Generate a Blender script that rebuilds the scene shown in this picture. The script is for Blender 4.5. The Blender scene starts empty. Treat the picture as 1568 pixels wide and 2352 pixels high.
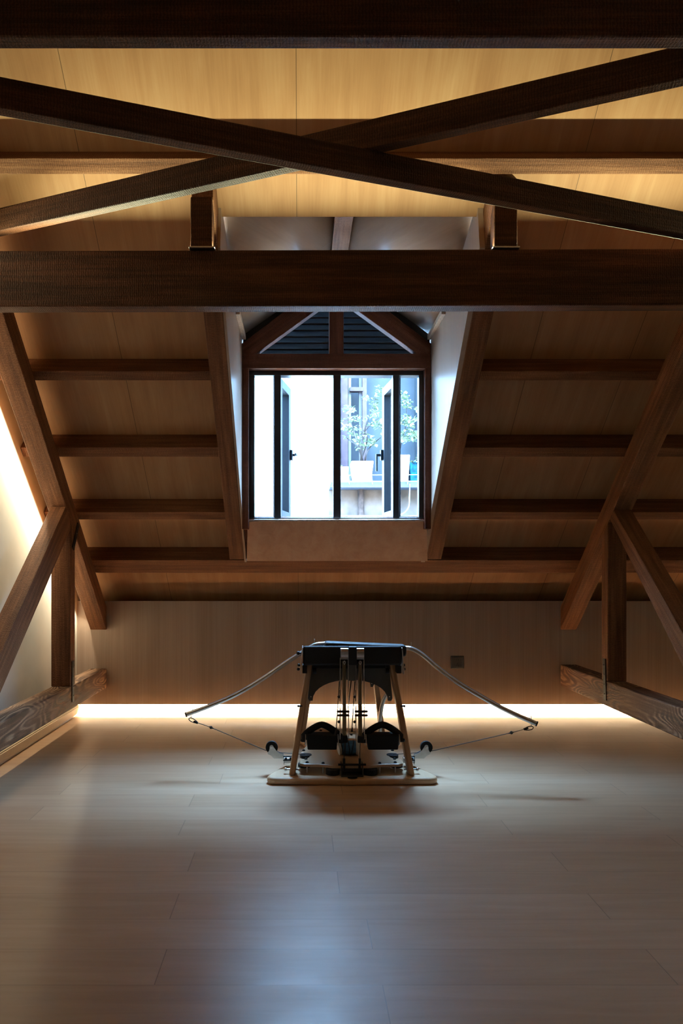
import bpy, math, random
from mathutils import Vector, Matrix
S = bpy.context.scene
COL = S.collection
random.seed(7)
# ------------------------------------------------------------------ camera frame (for measuring only)
F, HX, HY, CH = 1568.0, 690.0, 1310.0, 0.95
def P(px, py, D):
    return Vector(((px - HX) / F * D, D, CH + (HY - py) / F * D))
PI = math.pi

# ------------------------------------------------------------------ mesh builder
class MB:
    def __init__(s): s.v = []; s.f = []; s.sm = []
    def add(s, vs, fs, smooth=False):
        o = len(s.v); s.v += [Vector(v) for v in vs]
        for f in fs: s.f.append([i + o for i in f]); s.sm.append(smooth)
        return s
    def box(s, lo, hi):
        (a, b, c), (d, e, f) = lo, hi
        a, d = min(a, d), max(a, d); b, e = min(b, e), max(b, e); c, f = min(c, f), max(c, f)
        vs = [(a,b,c),(d,b,c),(d,e,c),(a,e,c),(a,b,f),(d,b,f),(d,e,f),(a,e,f)]
        return s.add(vs, [(0,3,2,1),(4,5,6,7),(0,1,5,4),(1,2,6,5),(2,3,7,6),(3,0,4,7)])
    def hexa(s, b, t):           # bottom 4 (ccw from above), top 4
        return s.add(list(b) + list(t), [(3,2,1,0),(4,5,6,7),(0,1,5,4),(1,2,6,5),(2,3,7,6),(3,0,4,7)])
    def prism(s, pts, ext):      # planar loop extruded by vector
        n = len(pts); ext = Vector(ext); pts = [Vector(p) for p in pts]
        nrm = Vector((0,0,0))
        for i in range(n): nrm += pts[i].cross(pts[(i+1) % n])
        if nrm.dot(ext) > 0: pts.reverse()
        vs = pts + [p + ext for p in pts]
        fs = [tuple(range(n)), tuple(range(2*n-1, n-1, -1))]
        for i in range(n):
            j = (i+1) % n; fs.append((j, i, i+n, j+n))
        return s.add(vs, fs)
    def tube(s, path, r, seg=12, closed=False, flat=None):
        path = [Vector(p) for p in path]; n = len(path); rings = []
        rr = r if isinstance(r, (list, tuple)) else [r] * n
        prev = None
        for i, p in enumerate(path):
            if closed: t = path[(i+1) % n] - path[i-1]
            else: t = path[min(i+1, n-1)] - path[max(i-1, 0)]
            t.normalize()
            if prev is None:
                a = Vector((0,0,1)) if abs(t.z) < .9 else Vector((0,1,0))
                u = t.cross(a).normalized()
            else:
                u = (prev - t * prev.dot(t)).normalized()
            prev = u; w = t.cross(u)
            k = flat or (1, 1)
            rings.append([p + u*math.cos(2*PI*j/seg)*rr[i]*k[0] + w*math.sin(2*PI*j/seg)*rr[i]*k[1] for j in range(seg)])
        vs = [v for ring in rings for v in ring]; fs = []
        m = n if closed else n - 1
        for i in range(m):
            for j in range(seg):
                a = i*seg+j; b = i*seg+(j+1) % seg; c = ((i+1) % n)*seg+(j+1) % seg; d = ((i+1) % n)*seg+j
                fs.append((a, b, c, d))
        s.add(vs, fs, True)
        if not closed:
            s.add(rings[0], [tuple(range(seg-1, -1, -1))]); s.add(rings[-1], [tuple(range(seg))])
        return s
    def cyl(s, a, b, r, seg=20): return s.tube([a, b], r, seg)
    def ball(s, c, r, seg=12, sc=(1,1,1)):
        c = Vector(c); n = seg // 2
        vs = [c + Vector((0,0,r*sc[2]))]
        for i in range(1, n):
            th = PI*i/n
            for j in range(seg):
                ph = 2*PI*j/seg
                vs.append(c + Vector((r*sc[0]*math.sin(th)*math.cos(ph), r*sc[1]*math.sin(th)*math.sin(ph), r*sc[2]*math.cos(th))))
        vs.append(c - Vector((0,0,r*sc[2]))); fs = []
        for j in range(seg): fs.append((0, 1+j, 1+(j+1) % seg))
        for i in range(n-2):
            for j in range(seg):
                a = 1+i*seg+j; b = 1+i*seg+(j+1) % seg
                fs.append((a, a+seg, b+seg, b))
        l = len(vs)-1; o = 1+(n-2)*seg
        for j in range(seg): fs.append((l, o+(j+1) % seg, o+j))
        return s.add(vs, fs, True)
    def build(s, name, mat, parent=None, frame=None, bevel=0, seg=2):
        """frame: 4x4 world matrix of the local axes (grain runs along local x); without one the origin is the bounds' base"""
        if parent is not None: M = Matrix.Translation(parent.get('_o') or (0,0,0)) if frame is None else frame
        elif frame is not None: M = frame
        else:
            lo = Vector([min(v[i] for v in s.v) for i in range(3)]); hi = Vector([max(v[i] for v in s.v) for i in range(3)])
            M = Matrix.Translation(((lo.x+hi.x)/2, (lo.y+hi.y)/2, lo.z))
        Mi = M.inverted()
        me = bpy.data.meshes.new(name)
        me.from_pydata([Mi @ v for v in s.v], [], s.f)
        me.polygons.foreach_set('use_smooth', s.sm); me.update()
        me.materials.append(mat)
        o = bpy.data.objects.new(name, me); COL.objects.link(o)
        if parent is not None:
            o.parent = parent
            o.matrix_parent_inverse = Matrix.Identity(4)
            o.matrix_basis = WM[parent.name].inverted() @ M
        else: o.matrix_world = M
        WM[o.name] = M
        if bevel:
            b = o.modifiers.new('edge', 'BEVEL'); b.width = bevel; b.segments = seg; b.limit_method = 'ANGLE'; b.angle_limit = math.radians(35)
        return o
WM = {}
def empty(name, loc):
    o = bpy.data.objects.new(name, None); COL.objects.link(o); o.location = loc; o.empty_display_size = .1
    WM[o.name] = Matrix.Translation(loc); o['_o'] = list(loc); return o
def tag(o, label=None, cat=None, group=None, kind=None):
    if label: o['label'] = label
    if cat: o['category'] = cat
    if group: o['group'] = group
    if kind: o['kind'] = kind
    return o
def struct(o, label=None, cat=None):
    o['kind'] = 'structure'
    if label: o['label'] = label
    o['category'] = cat or o.name.split('_')[0].rstrip('.0123456789')
    return o
def frame(origin, xdir, zref=(0,0,1)):
    x = Vector(xdir).normalized(); z = Vector(zref); y = z.cross(x)
    if y.length < 1e-4: y = Vector((0,1,0)).cross(x)
    y.normalize(); z = x.cross(y)
    m = Matrix((x, y, z)).transposed().to_4x4(); m.translation = Vector(origin); return m

# ------------------------------------------------------------------ materials
class NT:
    def __init__(s, name):
        s.m = bpy.data.materials.new(name); s.m.use_nodes = True; s.t = s.m.node_tree; s.n = s.t.nodes; s.n.clear()
        s.out = s.n.new('ShaderNodeOutputMaterial')
    def new(s, ty, ins=None, **at):
        n = s.n.new('ShaderNode' + ty)
        for k, v in at.items(): setattr(n, k, v)
        for k, v in (ins or {}).items():
            if isinstance(v, bpy.types.NodeSocket): s.t.links.new(v, n.inputs[k])
            else: n.inputs[k].default_value = v
        return n
    def math(s, op, a, b=0.0, c=0.0):
        n = s.new('Math', {0: a, 1: b, 2: c}, operation=op); return n.outputs[0]
    def vscale(s, v, sc):
        return s.new('Mapping', {'Vector': v, 'Scale': sc}).outputs[0]
    def noise(s, v, scale, detail=4, rough=.55, dist=0):
        return s.new('TexNoise', {'Vector': v, 'Scale': scale, 'Detail': detail, 'Roughness': rough, 'Distortion': dist}).outputs[0]
    def ramp(s, fac, stops):
        n = s.new('ValToRGB', {'Fac': fac}); e = n.color_ramp.elements
        while len(e) < len(stops): e.new(.5)
        for q, (p, c) in zip(e, stops): q.position = p; q.color = (*c, 1) if len(c) == 3 else c
        return n.outputs[0]
    def mix(s, fac, a, b, mode='MIX'):
        n = s.new('Mix', {}, data_type='RGBA', blend_type=mode)
        for k, v in ((0, fac), (6, a), (7, b)):
            if isinstance(v, bpy.types.NodeSocket): s.t.links.new(v, n.inputs[k])
            else: n.inputs[k].default_value = (*v, 1) if isinstance(v, tuple) and len(v) == 3 else v
        return n.outputs[2]
    def principled(s, **k):
        ins = {}
        for q, v in k.items():
            q = {'color': 'Base Color', 'rough': 'Roughness', 'metal': 'Metallic', 'spec': 'Specular IOR Level', 'normal': 'Normal', 'coat': 'Coat Weight', 'sheen': 'Sheen Weight'}[q]
            if isinstance(v, tuple) and len(v) == 3: v = (*v, 1)
            ins[q] = v
        b = s.new('BsdfPrincipled', ins); s.t.links.new(b.outputs[0], s.out.inputs[0]); return s.m
    def bump(s, h, strength=.3, dist=.002):
        return s.new('Bump', {'Height': h, 'Strength': strength, 'Distance': dist}).outputs[0]
    def objco(s, rnd=True):
        c = s.new('TexCoord').outputs['Object']
        if rnd:
            r = s.new('ObjectInfo').outputs['Random']
            r = s.math('MULTIPLY', r, 37.0)
            c = s.new('VectorMath', {0: c, 1: r}, operation='ADD').outputs[0]
        return c

def timber(name, dark, mid, light, rings=0.0, rough=.62, saw=.5):
    t = NT(name); c = t.objco()
    g = t.noise(t.vscale(c, (1.3, 26, 26)), 1.6, 6, .62)
    fine = t.noise(t.vscale(c, (5, 140, 140)), 1.5, 3, .6)
    blot = t.noise(t.vscale(c, (1.2, 4, 4)), 1.7, 3, .5)
    v = t.math('ADD', t.math('MULTIPLY', g, .55), t.math('ADD', t.math('MULTIPLY', fine, .2), t.math('MULTIPLY', blot, .32)))
    wob = t.noise(t.vscale(c, (9, 7, 7)), 1.0, 2, .5)
    sawn = t.new('TexWave', {'Vector': c, 'Scale': 38.0, 'Distortion': 5.0, 'Detail': 2.0, 'Detail Scale': 3.0}, wave_type='BANDS', bands_direction='X').outputs[1]
    v = t.math('ADD', v, t.math('MULTIPLY', t.math('SUBTRACT', sawn, .5), .11 * saw))
    if rings:
        kn = t.noise(t.vscale(c, (1.5, 5.0, 5.0)), 1.0, 2, .4)
        w = t.math('SINE', t.math('MULTIPLY', kn, 175.0))
        env = t.ramp(t.noise(t.vscale(c, (2.2, 5, 5)), 1.3, 2), [(.42, (0,0,0)), (.62, (1,1,1))])
        v = t.math('ADD', v, t.math('MULTIPLY', t.math('MULTIPLY', w, rings), env))
    col = t.ramp(v, [(.34, dark), (.52, mid), (.71, light)])
    h = t.math('ADD', t.math('MULTIPLY', fine, .6), t.math('ADD', t.math('MULTIPLY', sawn, .35 * saw), g))
    return t.principled(color=col, rough=rough, spec=.22, normal=t.bump(h, .7, .003))

def plain(name, col, rough=.5, metal=0.0, spec=.5, var=0.08, sc=40.0, bump=0.0):
    t = NT(name); c = t.objco()
    n = t.noise(c, sc, 3)
    lo = tuple(x*(1-var) for x in col); hi = tuple(min(1, x*(1+var)) for x in col)
    k = dict(color=t.ramp(n, [(.3, lo), (.7, hi)]), rough=rough, metal=metal, spec=spec)
    if bump: k['normal'] = t.bump(n, bump, .002)
    return t.principled(**k)

M = {}
M['beam'] = timber('dark_stained_timber', (.016,.0058,.0023), (.050,.0175,.007), (.12,.046,.020), saw=.9)
M['truss'] = timber('brown_stained_timber', (.050,.019,.0075), (.145,.058,.024), (.29,.135,.062), rings=.0, saw=1.0)
M['chord'] = timber('weathered_ring_grained_timber', (.042,.019,.010), (.115,.055,.030), (.40,.255,.16), rings=.17, saw=.6)
M['purlin'] = timber('purlin_timber', (.055,.020,.008), (.145,.058,.025), (.27,.13,.062), saw=.8)
M['gable'] = timber('red_brown_timber', (.045,.012,.006), (.10,.029,.014), (.16,.055,.028), saw=.8)
M['legwood'] = timber('beech_leg_wood', (.24,.125,.06), (.36,.20,.105), (.46,.28,.16), saw=0, rough=.4)

def plywood(name, a, b, c3, seams=(), rough=.5, spec=.5, gap=.0012):
    t = NT(name); c = t.objco(False)
    g = t.noise(t.vscale(c, (11, .9, 11)), 1.5, 6, .6, .6)
    f = t.noise(t.vscale(c, (90, 4, 90)), 1.5, 3, .6)
    bl = t.noise(t.vscale(c, (2.6, 1.2, 1)), 1.6, 3)
    v = t.math('ADD', t.math('MULTIPLY', g, .5), t.math('ADD', t.math('MULTIPLY', f, .16), t.math('MULTIPLY', bl, .42)))
    col = t.ramp(v, [(.34, a), (.52, b), (.70, c3)])
    if seams:
        x = t.new('SeparateXYZ', {0: c}).outputs[0]
        tot = None
        for s in seams:
            q = t.math('LESS_THAN', t.math('ABSOLUTE', t.math('SUBTRACT', x, s)), gap)
            tot = q if tot is None else t.math('MAXIMUM', tot, q)
        col = t.mix(t.math('MULTIPLY', tot, .8), col, (.05,.025,.012))
    return t.principled(color=col, rough=rough, spec=spec)
M['ply'] = plywood('ceiling_plywood', (.36,.172,.072), (.46,.240,.108), (.55,.32,.160), seams=(-.87, -.016, 1.12, 1.60, 2.45), rough=.55, spec=.4)
M['ply2'] = plywood('dormer_plywood', (.34,.235,.17), (.41,.295,.22), (.48,.355,.27), rough=.32, spec=.7)
M['ply_near'] = plywood('opposite_slope_plywood', (.12,.055,.025), (.16,.078,.036), (.20,.11,.055))  # darkened to cut the light bounced off this unseen slope
M['plyedge'] = plain('plywood_edge', (.46,.36,.28), .6, var=.25, sc=90)
def panel(name, a, b):
    t = NT(name); c = t.objco(False)
    g = t.noise(t.vscale(c, (110, 110, 1.0)), 1.2, 5, .65)
    w = t.noise(t.vscale(c, (9, 9, .5)), 1.0, 3)
    col = t.ramp(t.math('ADD', t.math('MULTIPLY', g, .5), t.math('MULTIPLY', w, .5)), [(.36, a), (.64, b)])
    x = t.new('SeparateXYZ', {0: c}).outputs[0]
    q = None
    for s in (-.28, .93, 1.708 - .77):
        k = t.math('LESS_THAN', t.math('ABSOLUTE', t.math('SUBTRACT', x, s)), .0008)
        q = k if q is None else t.math('MAXIMUM', q, k)
    col = t.mix(t.math('MULTIPLY', q, .6), col, (.12,.08,.06))
    return t.principled(color=col, rough=.45, spec=.4)
M['panel'] = panel('grey_oak_veneer', (.33,.245,.195), (.43,.335,.275))
M['apron'] = plywood('apron_plywood', (.40,.23,.16), (.50,.31,.22), (.58,.40,.30), rough=.4, spec=.5)
M['white'] = plain('white_board', (.86,.83,.77), .5, var=.02)
M['plaster'] = plain('pale_plaster', (.70,.68,.62), .8, var=.05, sc=6, bump=.1)
M['skirt'] = plain('cream_skirting', (.55,.42,.29), .45, var=.06, sc=15)

def floor_mat():
    t = NT('oak_plank_floor'); c = t.objco(False)
    xyz = t.new('SeparateXYZ', {0: c}); x, y = xyz.outputs[0], xyz.outputs[1]
    yr = t.math('DIVIDE', t.math('SUBTRACT', y, 2.301 - 2*.1475*10), .1475)
    row = t.math('FLOOR', yr); fy = t.math('FRACT', yr)
    par = t.math('MODULO', row, 2.0)
    wn = t.new('TexWhiteNoise', {'W': row}, noise_dimensions='1D').outputs[0]
    off = t.math('ADD', t.math('MULTIPLY', par, .60), t.math('ADD', t.math('MULTIPLY', wn, .16), .11 + 12.0))
    xr = t.math('DIVIDE', t.math('ADD', t.math('MULTIPLY', off, -1.0), t.math('ADD', x, 24.0)), 1.2)
    pid = t.math('FLOOR', xr); fx = t.math('FRACT', xr)
    cid = t.new('CombineXYZ', {0: row, 1: pid}).outputs[0]
    pv = t.new('TexWhiteNoise', {'Vector': cid}, noise_dimensions='2D').outputs[0]
    shift = t.new('VectorMath', {0: c, 1: t.new('CombineXYZ', {0: t.math('MULTIPLY', pv, 31.0), 1: t.math('MULTIPLY', pv, 17.0)}).outputs[0]}, operation='ADD').outputs[0]
    g = t.noise(t.vscale(shift, (2.0, 26, 1)), 1.3, 5, .6, .5)
    bl = t.noise(t.vscale(shift, (2.5, 6, 1)), 1.2, 2)
    v = t.math('ADD', t.math('MULTIPLY', g, .55), t.math('ADD', t.math('MULTIPLY', bl, .3), t.math('MULTIPLY', pv, .20)))
    col = t.ramp(v, [(.30, (.335,.205,.122)), (.5, (.39,.247,.152)), (.75, (.45,.302,.200))])
    gy = t.math('LESS_THAN', fy, .011); gx = t.math('LESS_THAN', fx, .0022)
    gap = t.math('MAXIMUM', gy, gx)
    col = t.mix(t.math('MULTIPLY', gap, .55), col, (.10,.065,.045))
    rg = t.math('ADD', .27, t.math('MULTIPLY', bl, .14))
    h = t.math('ADD', t.math('MULTIPLY', gap, -1.0), t.math('MULTIPLY', g, .12))
    return t.principled(color=col, rough=rg, spec=.5, normal=t.bump(h, .25, .001))
M['floor'] = floor_mat()
M['black'] = plain('black_vinyl', (.008,.008,.010), .5, spec=.25, var=.2, sc=120, bump=.05)
M['blackplastic'] = plain('black_plastic', (.006,.006,.007), .45, spec=.25)
M['blackmetal'] = plain('black_metal_window', (.016,.017,.02), .35, spec=.5)
M['rubber'] = plain('black_rubber', (.007,.007,.007), .7, spec=.2)
M['steel'] = plain('brushed_steel', (.55,.55,.57), .28, metal=1.0)
M['chrome'] = plain('chrome', (.75,.75,.77), .12, metal=1.0)
M['alu'] = plain('aluminium_tube', (.62,.61,.60), .3, metal=1.0)
M['gusset'] = plain('grey_steel_plate', (.055,.052,.048), .5, metal=.2)
M['darkmetal'] = plain('dark_metal', (.05,.05,.048), .45, metal=.6)
M['bronze'] = plain('bronze_cylinder', (.17,.13,.085), .35, metal=.7)
M['birch'] = plywood('birch_board', (.36,.215,.115), (.43,.27,.155), (.50,.33,.20), rough=.38, spec=.5)
M['blue'] = plain('blue_cloth', (.05,.17,.36), .8, var=.35, sc=70)
M['pale'] = plain('white_cloth', (.65,.67,.70), .7)
M['grey'] = plain('grey_socket_plastic', (.075,.072,.068), .4)
M['hole'] = plain('dark_socket_hole', (.006,.006,.006), .8)
M['iron'] = plain('black_iron_strap', (.010,.009,.008), .6)
M['louver'] = plain('black_louver_metal', (.006,.006,.007), .25, spec=.35)
# outdoors
M['render_white'] = plain('white_render', (.86,.87,.88), .9, var=.03, sc=8, spec=.03)
M['slate'] = plain('blue_grey_interior', (.0165,.0180,.0205), .7, var=.15, sc=5, spec=.03)
M['concrete'] = plain('stained_concrete', (.050,.037,.031), .9, var=.35, sc=7, spec=.03)
M['mauve'] = plain('mauve_window_wood', (.026,.017,.020), .6, var=.2, sc=12, spec=.03)
M['ledge'] = plain('grey_ledge', (.030,.028,.032), .8, spec=.03)
M['pot_white'] = plain('white_glazed_pot', (.80,.81,.82), .4, spec=.03)
M['pot_teal'] = plain('teal_glazed_pot', (.0015,.016,.026), .25, var=.8, sc=28, spec=.03)
M['leaf'] = plain('pale_green_leaf', (.085,.105,.065), .6, var=.5, sc=9, spec=.03)
M['stem'] = plain('brown_stem', (.018,.014,.013), .8, spec=.03)
M['wire'] = plain('white_wire', (.10,.095,.095), .5, spec=.03)
M['rust'] = plain('rusty_pipe', (.026,.017,.014), .8, var=.4, sc=25, spec=.03)
M['soil'] = plain('dark_soil', (.02,.015,.012), .9, spec=.03)
def glass():
    t = NT('clear_glass')
    lw = t.new('LayerWeight', {'Blend': .25}).outputs[1]
    a = t.new('BsdfTransparent', {'Color': (.93,.96,.97,1)}); b = t.new('BsdfGlossy', {'Roughness': .02, 'Color': (1,1,1,1)})
    m = t.new('MixShader', {0: t.math('MULTIPLY', lw, .55), 1: a.outputs[0], 2: b.outputs[0]})
    t.t.links.new(m.outputs[0], t.out.inputs[0]); return t.m
M['glass'] = glass()

# ------------------------------------------------------------------ roof planes
SL = .956; CS = 1/math.sqrt(1+SL*SL); SN = SL*CS
def zr(D, c=0.0): return 4.84 - SL*D + c           # principal rafter underside + vertical offset
CC, CP, CT = .318, .155, .110                        # ceiling, purlin and trimmer offsets
WL, WR = -1.465, 3.0
def pz(D, c=0.0): return (D, zr(D, c))
def yz(poly, x): return [(x, d, z) for d, z in poly]

# floor
b = MB().box((WL-.1, -.75, -.08), (WR+.1, 4.86, 0)); struct(b.build('floor', M['floor'], frame=Matrix.Identity(4)), 'pale oak plank floor', 'floor')
# knee wall: veneer panel with a lit recess under it
PD = 4.48
b = MB().box((WL+.0005, PD, .07), (WR, PD+.022, .748)); struct(b.build('wall_back', M['panel'], frame=Matrix.Translation((.77, PD, .07))), 'low grey oak veneer knee wall', 'wall')
b = MB().box((WL, 4.514, 0), (WR, 4.54, .30)); b.box((WL, PD+.0225, .082), (WR, 4.5145, .30)); struct(b.build('baseboard_back', M['white']), 'white recessed baseboard lit by hidden strip', 'baseboard')  # second box is an added plug; keeps strip light from rising behind the panel
b = MB().box((WL, 4.80, -.08), (WR+.1, 4.86, 1.2)); struct(b.build('wall_back_outer', M['ply']), 'outer wall behind knee wall', 'wall')
# left gable wall skirting, right and front walls
gpoly = [(-.75,-.08),(4.86,-.08),(4.86,zr(4.86,CC)+.03),(2.0,zr(2.0,CC)+.03),(-.75,zr(4.75,CC)+.03)]
struct(MB().prism(yz(gpoly, WL), (-.1,0,0)).build('wall_left', M['plaster']), 'pale plaster gable wall', 'wall')
struct(MB().prism(yz(gpoly, WR), (.1,0,0)).build('wall_right', M['plaster']), 'pale plaster gable wall out of frame', 'wall')
struct(MB().box((WL,-.56,-.08), (WR,-.48,1.1)).build('wall_front', M['panel'], frame=Matrix.Translation((.77,-.56,0))), 'knee wall behind the viewer', 'wall')
b = MB().box((WL, -.45, .016), (-1.453, 4.51, .056)); b.box((WL, -.45, .056), (-1.458, 4.51, .064))
struct(b.build('baseboard_left', M['skirt'], bevel=.0015), 'cream skirting along the left wall', 'baseboard')

# main ceiling, far slope, with the dormer opening; local x = world x, local y runs down the slope
OX0, OX1, OD0, OD1 = -.341, .757, 2.855, 4.165
def slope_mesh(xs, ds, hole, mirror=False):
    vs, fs = [], []
    for d in ds:
        for x in xs:
            dd = 4.0 - d if mirror else d
            vs.append((x, dd, zr(d, CC)))
    n = len(xs)
    for j in range(len(ds)-1):
        for i in range(n-1):
            if (i, j) == hole: continue
            a = j*n+i; fs.append((a, a+1, a+n+1, a+n) if mirror else (a, a+n, a+n+1, a+1))
    return MB().add(vs, fs)
fr = Matrix(((1,0,0,0),(0,CS,SN,2.0),(0,-SN,CS,zr(2.0,CC)),(0,0,0,1)))
o = slope_mesh([WL-.05, OX0, OX1, WR+.05], [2.0, OD0, OD1, 4.84], (1,1)).build('ceiling', M['ply'], frame=fr)
md = o.modifiers.new('thick', 'SOLIDIFY'); md.thickness = .045; md.offset = -1; struct(o, 'sloping plywood ceiling with a dormer opening', 'ceiling')
fr = Matrix(((1,0,0,0),(0,-CS,-SN,2.0),(0,-SN,CS,zr(2.0,CC)),(0,0,0,1)))
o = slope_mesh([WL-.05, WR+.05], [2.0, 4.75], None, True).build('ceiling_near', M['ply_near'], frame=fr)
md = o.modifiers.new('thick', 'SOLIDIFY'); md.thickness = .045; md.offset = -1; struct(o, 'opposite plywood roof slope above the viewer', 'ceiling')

# ------------------------------------------------------------------ roof timbers
def prism_x(name, poly, x0, x1, mat, gdir, bevel=.004):
    """(D,z) outline extruded from x0 to x1, grain along gdir=(dD,dz) or 'x'"""
    cx = (x0+x1)/2; cd = sum(p[0] for p in poly)/len(poly); cz = sum(p[1] for p in poly)/len(poly)
    fr = frame((cx, cd, cz), (1,0,0)) if gdir == 'x' else frame((cx, cd, cz), (0, gdir[0], gdir[1]), (1,0,0))
    return MB().prism(yz(poly, x0), (x1-x0, 0, 0)).build(name, mat, frame=fr, bevel=bevel)
slope_dir = (CS, -SN)
for side, x0, x1 in (('left', -1.378, -1.271), ('right', 1.703, 1.809)):
    L = side == 'left'
    where = 'at the plaster wall' if L else 'standing free of any wall'
    e = 4.477
    tag(prism_x('principal_rafter', [pz(e), pz(e, CP-.004), pz(2.04, CP-.004), pz(2.04)], x0, x1, M['truss'], slope_dir),
        'heavy brown rafter sloping to the knee wall ' + ('beside the bright plaster wall' if L else 'beyond the wall socket'), 'rafter', 'principal rafters of the two trusses', 'thing')
    zt, zb = (.307, .179) if L else (.333, .193)
    tag(prism_x('bottom_chord', [(4.477,zb),(4.477,zt),(.6,zt),(.6,zb)], x0, x1, M['chord'], (1,0), .006),
        'ring-grained horizontal timber low above the floor ' + ('along the plaster wall' if L else 'on the socket side'), 'timber', 'bottom chords of the two trusses', 'thing')
    d0, d1 = (3.772, 3.850) if L else (3.788, 3.865)
    tag(prism_x('truss_post', [(d0,zt),(d1,zt),(d1,zr(d1)-.002),(d0,zr(d0)-.002)], x0, x1, M['truss'], (0,1)),
        'upright brown truss post ' + ('in front of the plaster wall' if L else 'at the right with a dark iron strap at its foot'), 'post', 'posts of the two trusses', 'thing')
    if L:
        poly = [(3.704,1.297),(3.770,1.232),(3.770,1.171),(2.75,.308),(2.556,.308)]; bx = (-1.355, -1.271)
    else:
        poly = [(3.718,1.282),(3.766,1.236),(2.853,.334),(2.674,.334)]; bx = (1.703, 1.800)
    tag(prism_x('truss_brace', poly, bx[0], bx[1], M['truss'], (.75,.66)),
        'slanting brown brace from rafter to low chord ' + ('against the pale plaster wall' if L else 'passing in front of the veneer knee wall'), 'brace', 'diagonal braces of the two trusses', 'thing')
    # iron straps screwed to the inner faces
    xi = x1 if L else x0; sx = 1 if L else -1
    def strap(a, b2, w, lab):
        a, b2 = Vector((0,*a)), Vector((0,*b2)); t = (b2-a).normalized(); q = Vector((0,-t.z,t.y))*w/2
        m = MB().prism([v + Vector((xi + sx*.0005,0,0)) for v in (a-q, a+q, b2+q, b2-q)], (sx*.005,0,0))
        for k in (.15, .38, .62, .85):
            c = a + (b2-a)*k + Vector((xi+sx*.005,0,0)); m.ball(c, .004, 8)
        tag(m.build('iron_strap', M['iron']), lab, 'strap', 'iron straps on the trusses', 'thing')
    if L:
        strap((3.805,.219), (3.805,.445), .030, 'black iron strap over the foot of the post by the plaster wall')
        strap((3.806,1.070), (3.897,1.215), .030, 'slanted black iron strap joining post top to rafter by the plaster wall')
    else:
        strap((3.812,.226), (3.825,.455), .030, 'black iron strap over the foot of the right post')

# longitudinal beams and the flat cross bracing between them
def xbox(name, x0, x1, d0, d1, z0, z1, mat, rz=0, bevel=.006):
    c = Vector(((x0+x1)/2, (d0+d1)/2, (z0+z1)/2)); m = Matrix.Translation(c) @ Matrix.Rotation(rz, 4, 'Z'); h = Vector(((x1-x0)/2,(d1-d0)/2,(z1-z0)/2))
    s = MB().box(-h, h); s.v = [m @ v for v in s.v]
    return s.build(name, mat, frame=m, bevel=bevel)
tag(xbox('roof_beam', WL+.005, WR-.005, 2.666, 2.734, 1.985, 2.2055, M['beam'], -.007), 'long deep dark beam crossing in front of the dormer window', 'beam', 'horizontal roof beams', 'thing')
tag(xbox('roof_beam', WL+.005, WR-.005, 1.620, 1.664, 2.219, 2.440, M['beam']), 'nearly black beam across the very top edge of the view', 'beam', 'horizontal roof beams', 'thing')
def cross(x_a, d_a, x_b, d_b, z0, z1, t, lab):
    a = Vector((x_a, d_a, (z0+z1)/2)); c = Vector((x_b, d_b, (z0+z1)/2)); u = (c-a).normalized(); n = Vector((-u.y, u.x, 0))
    if n.y < 0: n = -n
    a2 = a; h = (z1-z0)/2
    m = MB()
    base = [a2, c, c+n*t, a2+n*t]
    m.hexa([v - Vector((0,0,h)) for v in base], [v + Vector((0,0,h)) for v in base])
    return tag(m.build('cross_brace', M['beam'], frame=frame((a+c)/2, u), bevel=.004), lab, 'brace', 'crossed bracing timbers', 'thing')
# brace A: lower end right, upper end left
def on(px, D): return ((px-HX)/F*D, D)
A0, A1 = Vector(on(0, 1.854)), Vector(on(1568, 2.55))
k = (-1.262-A0.x)/(A1.x-A0.x); s0 = A0 + (A1-A0)*k; k = (1.690-A0.x)/(A1.x-A0.x); s1 = A0 + (A1-A0)*k
cross(s0.x, s0.y, s1.x, s1.y, 2.2075, 2.2925, .040, 'front crossed roof brace descending towards the right, passing below the other')
B0, B1 = Vector(on(0, 2.700)), Vector(on(1568, 1.861))
k = (-1.255-B0.x)/(B1.x-B0.x); s0 = B0 + (B1-B0)*k; k = (1.668-B0.y)/(B1.y-B0.y); s1 = B0 + (B1-B0)*k
cross(s0.x, s0.y, s1.x, s1.y, 2.293, 2.385, .040, 'rear crossed roof brace descending towards the left, passing above the other')

# purlins
def purlin(Du, w, x0, x1, lab, c=CP, dep=.1175):
    z = zr(Du, c); p = [(Du,z),(Du+w*CS,z-w*SN),(Du+w*CS+dep*SN,z-w*SN+dep*CS),(Du+dep*SN,z+dep*CS)]
    return tag(prism_x('purlin', p, x0, x1, M['purlin'], 'x', .003), lab, 'purlin', 'purlins under the plywood ceiling', 'thing')
TX = ((-.427, OX0), (OX1, .848))
purlin(2.622, .056, WL+.004, WR-.004, 'pale lit purlin behind the crossed braces, highest of all purlins', .200, .085)
names = ['highest', 'second', 'third']
for i, D in enumerate((3.242, 3.561, 3.885)):
    w = (.050, .060, .057)[i]
    pos = ('just below the big beam', 'at the height of the upper half of the window', 'at the height of the window bottom')[i]
    pos = ('top short purlin, just below the big beam', 'middle short purlin', 'lowest short purlin, level with window bottom')[i]
    purlin(D, w, WL+.004, TX[0][0]-.001, pos + ', between dormer and plaster wall')
    purlin(D, w, TX[1][1]+.001, WR-.004, pos + ', on the socket side of the dormer')
purlin(4.167, .112, WL+.004, WR-.004, 'broad bottom purlin running under the dormer panel, just above the knee wall')
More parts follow.
